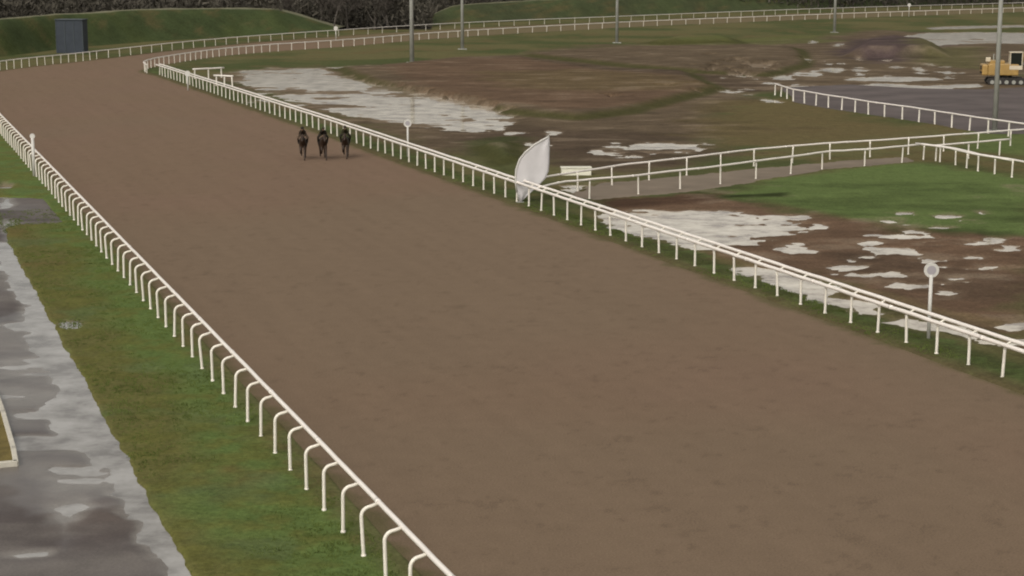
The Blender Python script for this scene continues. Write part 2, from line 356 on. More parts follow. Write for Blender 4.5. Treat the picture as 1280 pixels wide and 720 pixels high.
zone(PX([(900, 128), (1000, 126), (1060, 142), (1180, 162), (1150, 172), (1000, 180), (900, 186), (860, 170)]), G_BROWN, 3, .85, 5)
zone(PX([(740, 60), (1020, 44), (1050, 52), (900, 60)]), C(86, 92, 50), 3, .6, 5)
zone(PX([(400, 77), (520, 72), (560, 76), (480, 82), (420, 82)]), G_DARK, 1.5, .8, 2)
# lower right
zone(PX([(730, 262), (800, 252), (880, 247), (960, 255), (1060, 275), (1180, 292), (1300, 300), (1300, 440), (1240, 425), (1100, 380), (960, 330), (860, 300), (760, 275)]), MUD_R, 1.5, 1, 3)
zone(PX([(1000, 300), (1180, 330), (1290, 350), (1290, 380), (1180, 380), (1060, 345)]), MUD_D, 2, .55, 4)
zone(PX([(1060, 356), (1180, 386), (1290, 404), (1290, 424), (1180, 398), (1060, 366)]), C(116, 102, 74), 1, .6, 3)
zone(PX([(880, 246), (940, 232), (1000, 220), (1090, 211), (1150, 205), (1300, 224), (1300, 296), (1180, 288), (1060, 272), (960, 254)]), G_LUSH, 1.2, .95, 2)
zone(PX([(740, 252), (800, 250), (880, 243), (920, 240), (905, 250), (830, 258), (760, 262)]), C(76, 58, 46), 1, .9, 1.5)
zone(PX([(895, 245), (985, 241), (985, 247), (900, 249)]), C(44, 50, 26), .5, .9, .8)
zone(PX([(1230, 160), (1300, 150), (1300, 196), (1250, 192), (1200, 188)]), G_LUSH, 1.5, .7, 2)
# broken, streaky tone of churned mud
mudness = np.clip(mud_m + (Y < 120) * (T_ > 41), 0, 1)
col = col * (1 - .09 * mudness + (n6 - .5) * .8 * mudness + (n5 - .5) * .35 * mudness)[..., None]
col = mix(col, MUD_P, mudness * sstep(.62, .74, n6) * .4)
# verge under the inner rail
vd = np.minimum(T_ - 37.0, 40.4 - T_) + (n3 - .5) * 1.4
vm = sstep(-.3, .5, vd) * (Y < 250); col = mix(col, G_DARK * .95, vm * .85)
col = mix(col, G_LUSH, vm * sstep(.5, .65, n3) * .5)
# left verge between road and track
lv = sstep(6.2, 6.6, T_) * sstep(13.2, 12.6, T_) * (S_ < 230)
edge_mix = T_ + (n2 - .5) * 3
lvc = mix(base(C(93, 91, 54)), C(87, 103, 57), sstep(8.4, 10.6, edge_mix + (n1 - .5) * 6 + .9))
lvc = mix(lvc, C(92, 92, 48), sstep(.42, .68, n3) * .7)
lvc = mix(lvc, C(100, 84, 54), sstep(.60, .78, n2) * .45)
lvc = mix(lvc, C(84, 97, 62), sstep(.58, .75, fbm(X, Y, 2.3, 4, 33)) * .6)
col = mix(col, lvc, lv)
# bare strip right beside the track
col = mix(col, MUD_R * .9, sstep(-1.0, -.1, d_track + (n3 - .5) * .8) * .45)
for ri, (poly, hh, e) in enumerate(RAISE):
    d = sdist(X, Y, poly, 6) + (n1 - .5) * 2.5 + (n2 - .5) * .8
    h = h + hh * sstep(-e * .5, e, d)
    col = mix(col, C(66, 66, 38), sstep(-e * .9, -.2, d) * sstep(e, .2, d) * (0 if ri == 3 else .85))
for poly, hh, e in DIP:
    h = h - hh * 0
wet = np.zeros_like(X)
for poly, cov, ns in W:
    rg = min(1.0, ns / 3); d = sdist(X, Y, poly, 5) + (n3 - .5) * 2.2 * (.4 + rg) + (n5 - .5) * 1.8 * (.4 + rg)
    k = d > -.7
    if not k.any(): continue
    m = sstep(-.7, .7, d[k]); xk = X[k]; yk = Y[k]
    f = fbm(xk * .55, yk * 1.1, ns, 6, 40 + ns) * .66 + fbm(xk * .5, yk, ns * .25, 4, 7) * .34; lo, hi = .26, .74
    f = (f - lo) / (hi - lo)
    hp = -.03 + (f - cov) * .32
    h[k] = h[k] * (1 - m) + np.minimum(h[k], hp) * m
    wet[k] = np.maximum(wet[k], m)
for poly, cov, ns in VW:
    d = sdist(X, Y, poly, 3) + (n3 - .5) * .8; m = sstep(-.3, .3, d)
    f = (fbm(X, Y, ns, 4, 61) - .22) / .56; h = h * (1 - m) + np.minimum(h, -.03 + (f - cov) * .3) * m; wet = np.maximum(wet, m)
col = mix(col, MUD_P * 1.05, wet * sstep(.09, -.03, h + (n5 - .5) * .06) * .75)
h = lerp(h, np.full_like(h, -.35), sstep(.15, .5, d_track))
d_road = sdist(X, Y, road_poly, 4); h = lerp(h, np.full_like(h, -.45), sstep(-.02, .25, d_road + (n3 - .5) * .3))
d_y = sdist(X, Y, yard_poly, 4); h = lerp(h, np.full_like(h, -.3), sstep(.3, .8, d_y))
d_w = sdist(X, Y, walk_poly, 4); h = lerp(h, np.full_like(h, -.2), sstep(.3, .8, d_w))
far = sstep(420, 600, Y); h = h * (1 - far)
yw = np.where(X / Y < -.13, 368, np.where(X / Y < -.045, 392, 430 + 190 * np.maximum(0, X / Y + .045) / .33)); col = mix(col, C(40, 37, 32), sstep(-6, 0, Y - yw))
GH = (X, Y, h)
ground = link('ground', mesh_grid('ground', X, Y, h, {'zone': col}), M_GROUND); tag(ground, kind='structure')
def sheet(name, poly, m, z, kind='structure'):
    tris = geometry.tessellate_polygon([[Vector((*p, 0)) for p in poly]])
    me = bpy.data.meshes.new(name); me.from_pydata([(p[0], p[1], z) for p in poly], [], [list(t) for t in tris])
    me.update(); o = link(name, me, m); tag(o, kind=kind); return o
def zone_const(me, c):
    at = me.attributes.new('zone', 'FLOAT_COLOR', 'POINT'); at.data.foreach_set('color', list((*c, 1)) * len(me.vertices))

# racing surface: its own sheet, shallow harrow undulation
k = d_track > -.6
tz = np.where(d_track > .02, .0 + (n3 - .5) * .022, .0)
tcol = mix(mix(base(C(119, 100, 83)), C(120, 100, 84), sstep(.40, .66, n1)), C(118, 101, 84), sstep(.4, .65, n4))
hn = fbm(S_ * .12, T_ * 3.0, 1.6, 3, 70); tcol = tcol * (1 + (hn - .5) * .10)[..., None]
hoof = fbm(X * .8, Y * .8, .34, 3, 77); tcol = tcol * (.965 - .13 * sstep(.60, .76, hoof) * sstep(.42, .6, n3))[..., None]
tcol = mix(tcol, G_OLIVE, sstep(300, 380, Y) * .55)
tcol = mix(tcol, lerp(G_BROWN, G_DARK, .5), sstep(.75, .1, d_track + (n5 - .5) * 1.3) * .7)
link('racetrack', mesh_grid('racetrack', X, Y, tz - .4 * sstep(.05, -.6, d_track), {'zone': tcol}, k & (Y < 640)), M_TRACK)['kind'] = 'structure'
# road on the left: cambered wet tarmac with standing water
RW = [([ST(*p) for p in [(30, 6.5), (47, 6.4), (52, 6.1), (56, 5.5), (60, 5.2), (63, 6.1), (70, 5.8), (84, 6.1), (98, 5.9), (98, 7.6), (30, 7.6)]], .98, 2.2),
      ([ST(*p) for p in [(48, 3.6), (54, 2.5), (62, 2.2), (74, 3), (80, 7.4), (48, 7.4)]], .22, 3),
      (PX([(2, 402), (70, 400), (88, 440), (110, 478), (95, 490), (40, 480), (2, 470)]), .33, 3),
      (PX([(14, 404), (70, 402), (76, 408), (20, 413)]), .9, 2), (PX([(14, 546), (100, 546), (160, 548), (150, 562), (60, 560), (12, 560)]), .82, 2),
      (PX([(2, 275), (24, 275), (60, 375), (40, 372), (5, 300)]), .4, 5), (PX([(72, 586), (118, 584), (120, 592), (74, 592)]), .8, 2), (PX([(120, 606), (180, 608), (180, 616), (122, 614)]), .7, 2),
      (PX([(0, 690), (60, 688), (60, 694), (0, 696)]), .7, 2), (PX([(0, 244), (15, 243), (17, 258), (0, 261)]), .97, 2), (PX([(14, 516), (60, 514), (60, 522), (14, 524)]), .7, 2),
      (PX([(40, 575), (130, 575), (140, 600), (100, 640), (80, 700), (60, 640)]), .15, 4)]
rz_ = .02 + (n2 - .5) * .03
rwet = sstep(.40, .62, fbm(X, Y, 5, 4, 81)) * .5
for poly, cov, ns in RW:
    d = sdist(X, Y, poly, 3) + (n3 - .5) * .9; m = sstep(-.45, .45, d)
    f = (fbm(X * .4, Y * 1.3, ns, 5, 90) - .24) / .52
    rz_ = rz_ * (1 - m) + np.minimum(rz_, -.03 + (f - cov) * .12) * m; rwet = np.maximum(rwet, m * .9)
isl = PX([(-30, 470), (2, 500), (20, 582), (-40, 590)]); d_isl = sdist(X, Y, isl, 3)
rcol = mix(base(C(84, 77, 74)), C(70, 62, 60), sstep(.4, .65, n2)); rcol = mix(rcol, C(96, 84, 76), sstep(.5, .7, n1) * .6)
rcol = mix(rcol, C(128, 123, 117), sstep(.03, -.035, rz_) * .8)  # wet sky sheen painted in as paler tarmac towards the waterline
rcol = mix(rcol, C(112, 106, 100), sstep(.5, .7, fbm(X * .35, Y * 1.4, 3, 5, 14)) * .5)
link('road', mesh_grid('road', X, Y, rz_ - .6 * sstep(.0, -.8, d_road), {'zone': rcol, 'wet': rwet}, (d_road > -.7) & (Y < 300)), M_ROAD)['kind'] = 'structure'
# still water lying in the hollows
M_WATER2 = M_WATER.copy(); M_WATER2.name = 'road_puddle_water'; _r2 = M_WATER2.node_tree.nodes['Color Ramp'].color_ramp; _r2.elements[0].color = (.14, .13, .12, 1); _r2.elements[1].color = (.24, .23, .215, 1); _r2.elements[2].color = (.34, .33, .315, 1)  # greyer ramp for the road water, reflected sky again painted into the colour
sheet('water', [ST(15, 7.3), ST(15, -9.5), ST(195, -9.5), ST(195, 7.3)], M_WATER2, -.034)
sheet('water', [ST(104, 7.32), ST(104, 10.6), ST(122, 10.6), ST(122, 7.32)], M_WATER2, -.034)
sheet('water', [ST(72, 7.32), ST(72, 9), ST(78, 9), ST(78, 7.32)], M_WATER2, -.034)
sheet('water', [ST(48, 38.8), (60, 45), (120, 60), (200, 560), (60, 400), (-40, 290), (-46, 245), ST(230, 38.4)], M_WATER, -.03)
# paths
M_WALK = mat('worn_path', tuple(C(118, 106, 92)), .85, .25, .5, var=.14, bump=(9, .3))
M_YARD = mat('yard_tarmac', tuple(C(92, 84, 82)), .8, .12, .22, var=.25, bump=(20, .15))
sheet('path', smooth(walk_poly, 1), M_WALK, .05); sheet('yard', yard_poly, M_YARD, .045)

# grass island with pale kerb at the left edge of the road
kx = [G(-40, 470), G(-6, 492), G(4, 520), G(17, 566), G(20, 583), G(-50, 590)]
ki = empty('kerbed_island', (kx[3][0], kx[3][1], 0)); tag(ki, 'small grass island with a pale kerb corner at the left edge of the wet road', 'traffic island')
bm = bmesh.new()
vs = [bm.verts.new((p[0] - kx[3][0], p[1] - kx[3][1], .15)) for p in kx]; f = bm.faces.new(vs)
if f.normal.z < 0: f.normal_flip()
r_ = bmesh.ops.extrude_face_region(bm, geom=[f]); bmesh.ops.translate(bm, verts=[v for v in r_['geom'] if isinstance(v, bmesh.types.BMVert)], vec=(0, 0, -.25))
bm_link('turf', bm, mat('island_turf', tuple(C(104, 92, 52)), .9, .2, 2, var=.3, bump=(6, .6)), ki)
bm = bmesh.new()
q = [(p[0] - kx[3][0], p[1] - kx[3][1]) for p in kx]
for a, b in zip(q, q[1:]):
    L = math.dist(a, b); an = math.atan2(b[1] - a[1], b[0] - a[0])
    if L > .1: box(bm, ((a[0] + b[0]) / 2, (a[1] + b[1]) / 2, .09), (L + .1, .16, .2), an, .02)
bm_link('kerb', bm, M_KERB, ki)

# ------------------------------------------------------------------ rails
def arc(pts):
    d = [0]
    for a, b in zip(pts, pts[1:]): d.append(d[-1] + math.dist(a, b))
    return d
def at_arc(pts, d, s):
    for i in range(len(d) - 1):
        if s <= d[i + 1] or i == len(d) - 2:
            f = (s - d[i]) / max(d[i + 1] - d[i], 1e-6); a, b = pts[i], pts[i + 1]
            return (lerp(a[0], b[0], f), lerp(a[1], b[1], f)), math.atan2(b[1] - a[1], b[0] - a[0])
def goose_post(arm, top, r=.042, flare=0):
    bm = bmesh.new(); rr = .2
    pts = [(0, 0, -.25), (0, 0, .02), (0, 0, top - .30)]
    if arm > .1:
        for k in range(1, 7):
            a = math.pi / 2 * k / 6; pts.append((.24 * (1 - math.cos(a)), 0, top - .30 + .24 * math.sin(a)))
        pts.append((arm, 0, top - .01))
    else: pts.append((0, 0, top))
    tube(bm, pts, r, 8)
    tube(bm, [(0, 0, -.02), (0, 0, .07)], r * 1.35, 8)       # ground socket
    me = bpy.data.meshes.new('post'); bm.to_mesh(me); bm.free()
    me.materials.append(M_POST); me.polygons.foreach_set('use_smooth', [True] * len(me.polygons)); return me
def make_rail(name, pts, spacing, label, side=1, arm=.45, height=1.35, r_rail=.068, r_post=.05, start=0.5, second=None, group='white running rails', rear_from=None, cat='rail fence', wob=.012):
    """pts: line of the post bases; side: +1 arms reach to the right of the travel direction; second=(offset, height) adds a rear rail"""
    d = arc(pts); o0 = pts[0]; root = empty(name, (o0[0], o0[1], 0)); tag(root, label, cat, group)
    me = goose_post(arm, height, r_post)
    n_posts = 0; s = start; ss = []
    while s < d[-1] - .05:
        ss.append(s); s += spacing(s) if callable(spacing) else spacing
    def off(s, o, z):
        (x, y), an = at_arc(pts, d, s)
        return Vector((x + side * o * math.sin(an) - o0[0], y - side * o * math.cos(an) - o0[1], z))
    rnd = random.Random(len(pts) + int(d[-1]))
    for i, s in enumerate(ss):
        (x, y), an = at_arc(pts, d, s)
        o = bpy.data.objects.new('post', me); COL.objects.link(o); o.parent = root
        o.location = (x - o0[0], y - o0[1], 0); o.rotation_euler = (rnd.gauss(0, wob * 1.8), rnd.gauss(0, wob * 1.8), an - side * math.pi / 2 + rnd.gauss(0, .03))
        n_posts += 1
    rail = []
    s = 0; step = 1.0
    while s < d[-1]: rail.append(off(s, arm, height + .02 + rnd.gauss(0, .006))); s += step
    rail.append(off(d[-1], arm, height + .02))
    bm = bmesh.new(); tube(bm, rail, r_rail, 10); bm_link('top_rail', bm, M_RAIL, root, True)
    s = 3.2                                                           # joint sleeves every few metres
    while s < min(d[-1] - .4, 70):
        bm = bmesh.new(); tube(bm, [off(s - .09, arm, height + .02), off(s + .09, arm, height + .02)], r_rail * 1.12, 10); s += 6.2
        bm_link('sleeve_joint', bm, M_RAIL, root, True)
    if second:
        o2, z2, s0, s1 = second
        rr = []; s = s0
        while s < s1: rr.append(off(s, o2, z2 + rnd.gauss(0, .006))); s += 1.0
        rr.append(off(s1, o2, z2)); bm = bmesh.new(); tube(bm, rr, r_rail * .95, 10)
        bm_link('rear_rail', bm, M_RAIL, root, True)
        for s in ss:
            if s0 < s < min(s1, 75):
                bm = bmesh.new(); tube(bm, [off(s, arm * .2, height - .06), off(s, o2, z2 - .02)], r_post * .8, 6); bm_link('rail_bracket', bm, M_POST, root, True)
    return root
make_rail('rail_fence', [ST(s, T_OUT) for s in (20, 60, 100, 140, 180)] + [ST(205, T_OUT), (-68.5, 219)], 2.03,
          'long white rail on curved posts beside the grass verge left of the track', 1, .45, 1.36, start=1.31)
make_rail('rail_fence', [ST(s, t_in(s)) for s in (38, 80, 120, 150, 170, 190, 210, 225, 238)], 2.11,
          'long straight white double rail along the right track edge, before the puddles', -1, .09, 1.26, r_rail=.082, r_post=.058, start=1.75,
          second=(-.34, 1.38, 0, 199.5))
def sp_in(s): return 2.3 if s < 60 else (3.6 if s < 130 else 5.4)
make_rail('rail_fence', far_inner, sp_in, 'white rail on the inside of the far bend, curving away right behind the infield', -1, .1, 1.22, r_rail=.07, r_post=.055, start=1.0)
def sp_out(s): return 2.2 if s < 45 else (4.0 if s < 130 else 5.6)
make_rail('rail_fence', far_outer, sp_out, 'outermost white rail of the far bend, in front of the grass banks', 1, .1, 1.25, r_rail=.065, r_post=.05, start=1.0)
make_rail('rail_fence', P_base, 3.9, 'rear white rail of the narrow path that crosses the infield to the flag', -1, .08, 1.28, r_post=.055, start=5.2, second=None)
make_rail('rail_fence', Q_base, 4.0, 'front white rail of the narrow path, beside the green grass patch', 1, .08, 1.28, r_post=.055, start=6.0)
S_base = [G(*p) for p in [(1150, 200), (1162, 202), (1190, 206), (1224, 215), (1260, 221), (1300, 229)]]
make_rail('rail_fence', S_base, 1.9, 'short white double rail leading right from the far end of the crossing path', -1, .1, 1.22, r_post=.06, start=.4, second=(-.45, 1.3, 0, 12.0))
R_base = [G(*p) for p in [(968, 119), (992, 127), (1030, 134), (1060, 139), (1090, 144.5), (1137, 151), (1172, 157), (1227, 166), (1300, 177)]]
make_rail('rail_fence', R_base, 2.9, 'straight white rail along the near side of the grey tarmac yard', 1, .08, 1.3, r_rail=.07, r_post=.075, start=.3)
T_base = [G(*p) for p in [(1166, 203), (1210, 199), (1262, 194)]]
make_rail('rail_fence', T_base, 3.6, 'short white rail piece at the right picture edge behind the double rail corner', 1, .05, 1.25, r_post=.06, start=.3)
V1 = [G(*p) for p in [(241, 99), (262, 98), (280, 97)]]
make_rail('rail_fence', V1, 2.0, 'small pale green-white rail piece on the grass at the tip of the infield', 1, .05, 1.25, r_rail=.1, r_post=.09, start=.3)
V2 = [G(*p) for p in [(268, 108), (280, 108.5), (292, 109)]]
make_rail('rail_fence', V2, 1.2, 'small white rail piece beside the far end of the big puddle', 1, .05, 1.3, r_rail=.1, r_post=.09, start=.3)

# ------------------------------------------------------------------ course markers
def marker(px, py, hgt, rad, label, face=.12, ring=True, group='round topped course markers'):
    x, y = G(px, py); m = empty('course_marker', (x, y, 0), math.atan2(-x, y) * 0); tag(m, label, 'marker post', group)
    bm = bmesh.new(); tube(bm, [(0, 0, -.1), (0, 0, hgt - rad * 1.6)], .11 if rad < .2 else .075, 10); bm_link('pole', bm, M_WHITE, m, True)
    bm = bmesh.new(); tube(bm, [(0, -.03, hgt - rad), (0, .03, hgt - rad)], rad, 28); bm_link('disc', bm, M_WHITE, m)
    if ring:
        bm = bmesh.new(); tube(bm, [(0, -.036, hgt - rad), (0, -.031, hgt - rad)], rad * .62, 24); bm_link('disc_face', bm, M_DISC, m)
    return m
marker(1160.5, 424, 3.12, .30, 'tall white marker with a round disc behind the near right rail')
marker(43, 221, 3.05, .18, 'white marker with a round top standing beside the left rail', ring=False)
marker(510, 197, 2.95, .30, 'white marker with a round disc in front of the big muddy puddle', ring=True)
marker(1136, 21, 3.6, .45, 'far white marker by the bend rail at the upper right', ring=False)
marker(420, 50, 2.6, .4, 'far white marker by the bend rail near the dark wood', ring=False)
marker(235, 113, 2.3, .34, 'short white marker beside the rail near the tip of the infield', ring=False)

# ------------------------------------------------------------------ feather flag
fx, fy = G(650, 253.5); PM = 2200 / 109.5
ff = empty('feather_flag', (fx, fy, 0)); tag(ff, 'tall white feather flag standing at the right rail where the path joins the track', 'flag')
pole = [(650, 253.5), (646, 240), (644.2, 226), (645, 212), (649.5, 199), (657, 190), (668, 181), (678, 175), (686.5, 170.5)]
pp = [((x - 650) / PM, .0, (253.5 - y) / PM * 1.012) for x, y in pole]
bm = bmesh.new(); tube(bm, pp, [.04, .04, .038, .035, .03, .028, .025, .022, .02], 8); bm_link('pole', bm, M_WHITE, ff, True)
edge_r = [(651.5, 252), (662, 242), (673, 232), (682, 223), (686, 214), (687, 203), (687.3, 192), (687.5, 181), (687, 171)]
bm = bmesh.new(); rows = []
N = 12
for j, ((ax, ay), (bx, by)) in enumerate(zip(pole, edge_r)):
    row = []
    for i in range(N + 1):
        f = i / N; x = lerp(ax, bx, f); y = lerp(ay, by, f)
        row.append(bm.verts.new(((x - 650) / PM, .07 * math.sin(f * 9 + j * .7) * f, (253.5 - y) / PM * 1.012)))
    rows.append(row)
for a, b in zip(rows, rows[1:]):
    for i in range(N): bm.faces.new((a[i], a[i + 1], b[i + 1], b[i]))
o = bm_link('cloth', bm, M_FLAG, ff, True); md = o.modifiers.new('th', 'SOLIDIFY'); md.thickness = .012
bm = bmesh.new(); tube(bm, [(p[0], p[1], p[2]) for p in pp[1:]], .06, 8); bm_link('sleeve', bm, M_WHITE, ff, True)
bm = bmesh.new(); box(bm, (0, 0, .03), (.5, .5, .06), bev=.02); bm_link('base', bm, M_GREY, ff)
# low white box
bx_, by_ = G(720, 219); wb = empty('storage_box', (bx_, by_, 0), .05); tag(wb, 'low cream white box standing on the mud just right of the feather flag', 'box')
bm = bmesh.new(); box(bm, (0, 0, .27), (2.1, .8, .50), bev=.03); bm_link('body', bm, mat('cream_box_paint', (.72, .70, .58), .6, .3, 2, var=.08), wb)
bm = bmesh.new(); box(bm, (0, 0, .56), (2.2, .9, .07), bev=.02); bm_link('lid', bm, mat('cream_lid_paint', (.68, .66, .55), .6, .3, 2, var=.08), wb)

# ------------------------------------------------------------------ floodlight masts
def mast(px, py, r, label, hgt=20):
    x, y = G(px, py); m = empty('light_mast', (x, y, 0)); tag(m, label, 'mast', 'tall grey masts on the infield')
    bm = bmesh.new(); tube(bm, [(0, 0, 0), (0, 0, hgt * .5), (0, 0, hgt)], [r, r * .82, r * .6], 14); bm_link('pole', bm, M_GREY, m, True)
    bm = bmesh.new(); box(bm, (0, 0, .07), (r * 5, r * 5, .14), bev=.02); bm_link('base_plate', bm, M_GREY, m)
    bm = bmesh.new(); box(bm, (0, 0, hgt), (2.4, .14, .14)); bm_link('crossbar', bm, M_GREY, m)
    for dx in (-.9, -.3, .3, .9):
        bm = bmesh.new(); box(bm, (dx, -.22, hgt + .02), (.5, .26, .42), bev=.03, rx=-.5); bm_link('floodlight', bm, M_DARK, m)
mast(515, 79, .34, 'thickest grey mast left of centre, standing at the head of the big puddle')
mast(578, 62, .30, 'slim greenish grey mast, second from the left, on the grass inside the bend')
mast(771, 54, .30, 'slim grey mast standing behind the brown raised field, third from the left')
mast(1043, 41, .31, 'grey mast standing in the grass left of the dark soil heap')
mast(1243, 165, .24, 'grey mast in front of the yellow digger at the right edge')

# ------------------------------------------------------------------ yellow digger
dx_, dy_ = G(1256, 106); dg = empty('excavator', (dx_, dy_, 0), R(-8)); tag(dg, 'yellow tracked digger parked on the mud behind the tarmac yard', 'excavator')
for sy in (-1.15, 1.15):
    bm = bmesh.new()
    prof = [(-2.1, .12), (-2.35, .5), (-2.1, .88), (2.1, .88), (2.35, .5), (2.1, .12)]
    a = [bm.verts.new((x, sy - .3, z)) for x, z in prof]; b = [bm.verts.new((x, sy + .3, z)) for x, z in prof]
    bm.faces.new(a); bm.faces.new(list(reversed(b)))
    for i in range(6): bm.faces.new((a[i], b[i], b[(i + 1) % 6], a[(i + 1) % 6]))
    bmesh.ops.recalc_face_normals(bm, faces=bm.faces[:])
    for i in range(14): box(bm, (-2.0 + i * .31, sy, .9), (.12, .62, .05))
    tr = bm_link('track', bm, M_DARK, dg)
    bm = bmesh.new()
    for i in range(5): cyl(bm, (-1.7 + i * .85, sy - .33, .4), (-1.7 + i * .85, sy + .33, .4), .24)
    bm_link('roller', bm, M_GREY, tr)
bm = bmesh.new(); cyl(bm, (0, 0, .7), (0, 0, 1.15), .8, 20); box(bm, (0, 0, .6), (2.2, 1.7, .4)); bm_link('undercarriage', bm, M_DARK, dg)
bm = bmesh.new(); box(bm, (-.4, 0, 1.9), (3.6, 2.5, 1.4), bev=.12); box(bm, (-1.1, .2, 2.75), (1.8, 1.9, .45), bev=.08); bm_link('engine_house', bm, M_YELLOW, dg)
bm = bmesh.new(); box(bm, (-2.55, 0, 1.85), (.75, 2.55, 1.35), bev=.18); bm_link('counterweight', bm, M_YELLOW, dg)
bm = bmesh.new(); box(bm, (-2.97, -.3, 2.1), (.06, .9, .5)); box(bm, (-2.97, -.3, 1.5), (.06, 1.4, .28)); bm_link('grille', bm, M_DARK, dg)
bm = bmesh.new(); box(bm, (-2.2, -.55, 3.1), (.55, .5, .5), bev=.04); bm_link('air_filter', bm, M_CREAM, dg)
bm = bmesh.new(); cyl(bm, (-1.4, .6, 2.9), (-1.4, .6, 3.7), .08); bm_link('exhaust', bm, M_GREY, dg)
cab = None
bm = bmesh.new()
for sx, sy in ((.35, -1.2), (1.75, -1.2), (.35, -.2), (1.75, -.2)): box(bm, (sx, sy, 3.0), (.1, .1, 1.9))
box(bm, (1.05, -.7, 4.0), (1.6, 1.2, .12), bev=.03); box(bm, (1.05, -.7, 2.15), (1.55, 1.15, .5), bev=.04)
cab = bm_link('cab', bm, M_CREAM, dg)
bm = bmesh.new(); box(bm, (1.05, -.7, 3.15), (1.36, .96, 1.5)); bm_link('window', bm, M_GLASS, cab)
def beam(name, pts, wd, m, par):
    bm = bmesh.new()
    for a, b in zip(pts, pts[1:]):
        a = Vector(a); b = Vector(b); L = (b - a).length; an = math.atan2(b.z - a.z, b.x - a.x)
        r = bmesh.ops.create_cube(bm, size=1)
        bmesh.ops.transform(bm, matrix=Matrix.Translation((a + b) / 2) @ Matrix.Rotation(-an, 4, 'Y') @ Matrix.Diagonal((L + wd * .5, .4, wd, 1)), verts=r['verts'])
    return bm_link(name, bm, m, par)
bo = beam('boom', [(1.2, .35, 2.2), (2.6, .35, 4.1), (5.2, .35, 4.3)], .5, M_YELLOW, dg)
beam('stick', [(5.2, .35, 4.3), (6.3, .35, 2.0)], .36, M_YELLOW, dg)
bm = bmesh.new(); cyl(bm, (1.5, .05, 1.9), (3.2, .05, 3.7), .09); bm_link('hydraulic_ram', bm, M_GREY, bo)
bm = bmesh.new(); box(bm, (6.3, .35, 1.2), (.9, 1.3, .9), bev=.12, taper=1.2); bm_link('bucket', bm, M_DARK, dg)

# ------------------------------------------------------------------ dark blue hut at the foot of the bank
hx, hy = G(89, 67); hb = empty('cabin', (hx, hy + 1.0, 0), R(-4)); tag(hb, 'dark blue flat-roofed cabin against the left grass bank', 'cabin')
bm = bmesh.new(); box(bm, (0, 0, 2.7), (4.5, 2.6, 5.4), bev=.05)
bm_link('wall', bm, M_BLUE, hb)
bm = bmesh.new(); box(bm, (0, 0, 5.48), (4.75, 2.9, .16), bev=.04); bm_link('roof', bm, M_BLUE2, hb)
for sx in (-2.2, -.75, .75, 2.2):
    bm = bmesh.new(); box(bm, (sx, -1.33, 2.65), (.12, .06, 5.2)); bm_link('panel_strip', bm, M_BLUE2, hb)

# ------------------------------------------------------------------ grass banks
def bank(toe, ridge, back_off, name, c1, c2, rise=1.0):
    n = 110
    def res(l):
        pts = l; d = arc([(p[0], p[1]) for p in pts]); out = []
        for i in range(n):
            s = d[-1] * i / (n - 1)
            for j in range(len(d) - 1):
                if s <= d[j + 1] + 1e-6:
                    f = (s - d[j]) / (d[j + 1] - d[j]); out.append([lerp(pts[j][k], pts[j + 1][k], f) for k in range(3)]); break
        return out
    t = res(toe); r = res(ridge); prof = [0, .06, .15, .3, .45, .6, .75, .88, .95, 1.0]
    m = 16; V = np.zeros((n, m + 5, 3))
    for i in range(n):
        for j in range(m):
            f = j / (m - 1); fz = .5 - .5 * math.cos(math.pi * min(1, f)) ; fz = .25 * fz + .75 * math.sin(math.pi / 2 * f) ** 1.3
            V[i, j] = (lerp(t[i][0], r[i][0], f), lerp(t[i][1], r[i][1], f), lerp(t[i][2], r[i][2], fz))
        for j in range(5):
            f = (j + 1) / 5
            V[i, m + j] = (r[i][0], r[i][1] + back_off * f, r[i][2] * (1 - .9 * max(0, f - .35) / .65))
    x, y = V[..., 0], V[..., 1]; V[..., 2] += (fbm(x, y, 6, 3, 3) - .5) * .35 * np.minimum(1, V[..., 2])
    a = fbm(x, y, 9, 4, 8); a2 = fbm(x, y, 3, 3, 18)
    colr = c1 + (c2 - c1) * sstep(.35, .65, a)[..., None]
    colr = colr + (G_BROWN - colr) * (sstep(.55, .75, a2) * .5)[..., None]
    rim = np.zeros((n, m + 5)); rim[:, m - 2:] = 1; colr = colr + (C(118, 116, 96) - colr) * (rim * .9)[..., None]
    me = mesh_grid(name, V[..., 0], V[..., 1], V[..., 2], {'zone': colr})
    o = link(name, me, M_BANK); tag(o, kind='structure'); return o
M_BANK = vcmat('bank_turf', (.35, 2.2), (.16, .2), (3, .5))
def toe_ridge(lst, depth):
    """lst: (x, toe y, ridge y) in the photograph; the crest stands `depth` metres behind the toe"""
    toe = []; ridge = []
    for x, ty, ry in lst:
        a = G(x, ty); toe.append((a[0], a[1], -.1)); Zc = a[1] + depth
        v = ry - 360; z = CAM_H - Zc * (v * cp + F_PX * sp) / (F_PX * cp - v * sp)
        k = (CAM_H - z) / (v * cp + F_PX * sp); ridge.append(((x - 640) * k, Zc, z))
    return toe, ridge
bank(*toe_ridge([(-160, 86, 38), (0, 72, 23), (90, 60, 16.5), (180, 53, 12), (300, 46, 10), (345, 44.5, 11), (368, 43.5, 17), (395, 43, 26), (424, 42, 35)], 15), 22, 'grass_bank', C(63, 72, 46), C(70, 78, 47))
bank(*toe_ridge([(518, 34, 28), (540, 32.7, 18), (568, 31, 6), (640, 27.5, 1.5), (780, 21, -5), (900, 16, -10), (1040, 10.5, -15), (1290, 3.5, -22), (1480, -3, -28)], 17), 22, 'grass_bank', C(66, 71, 50), C(70, 78, 52))

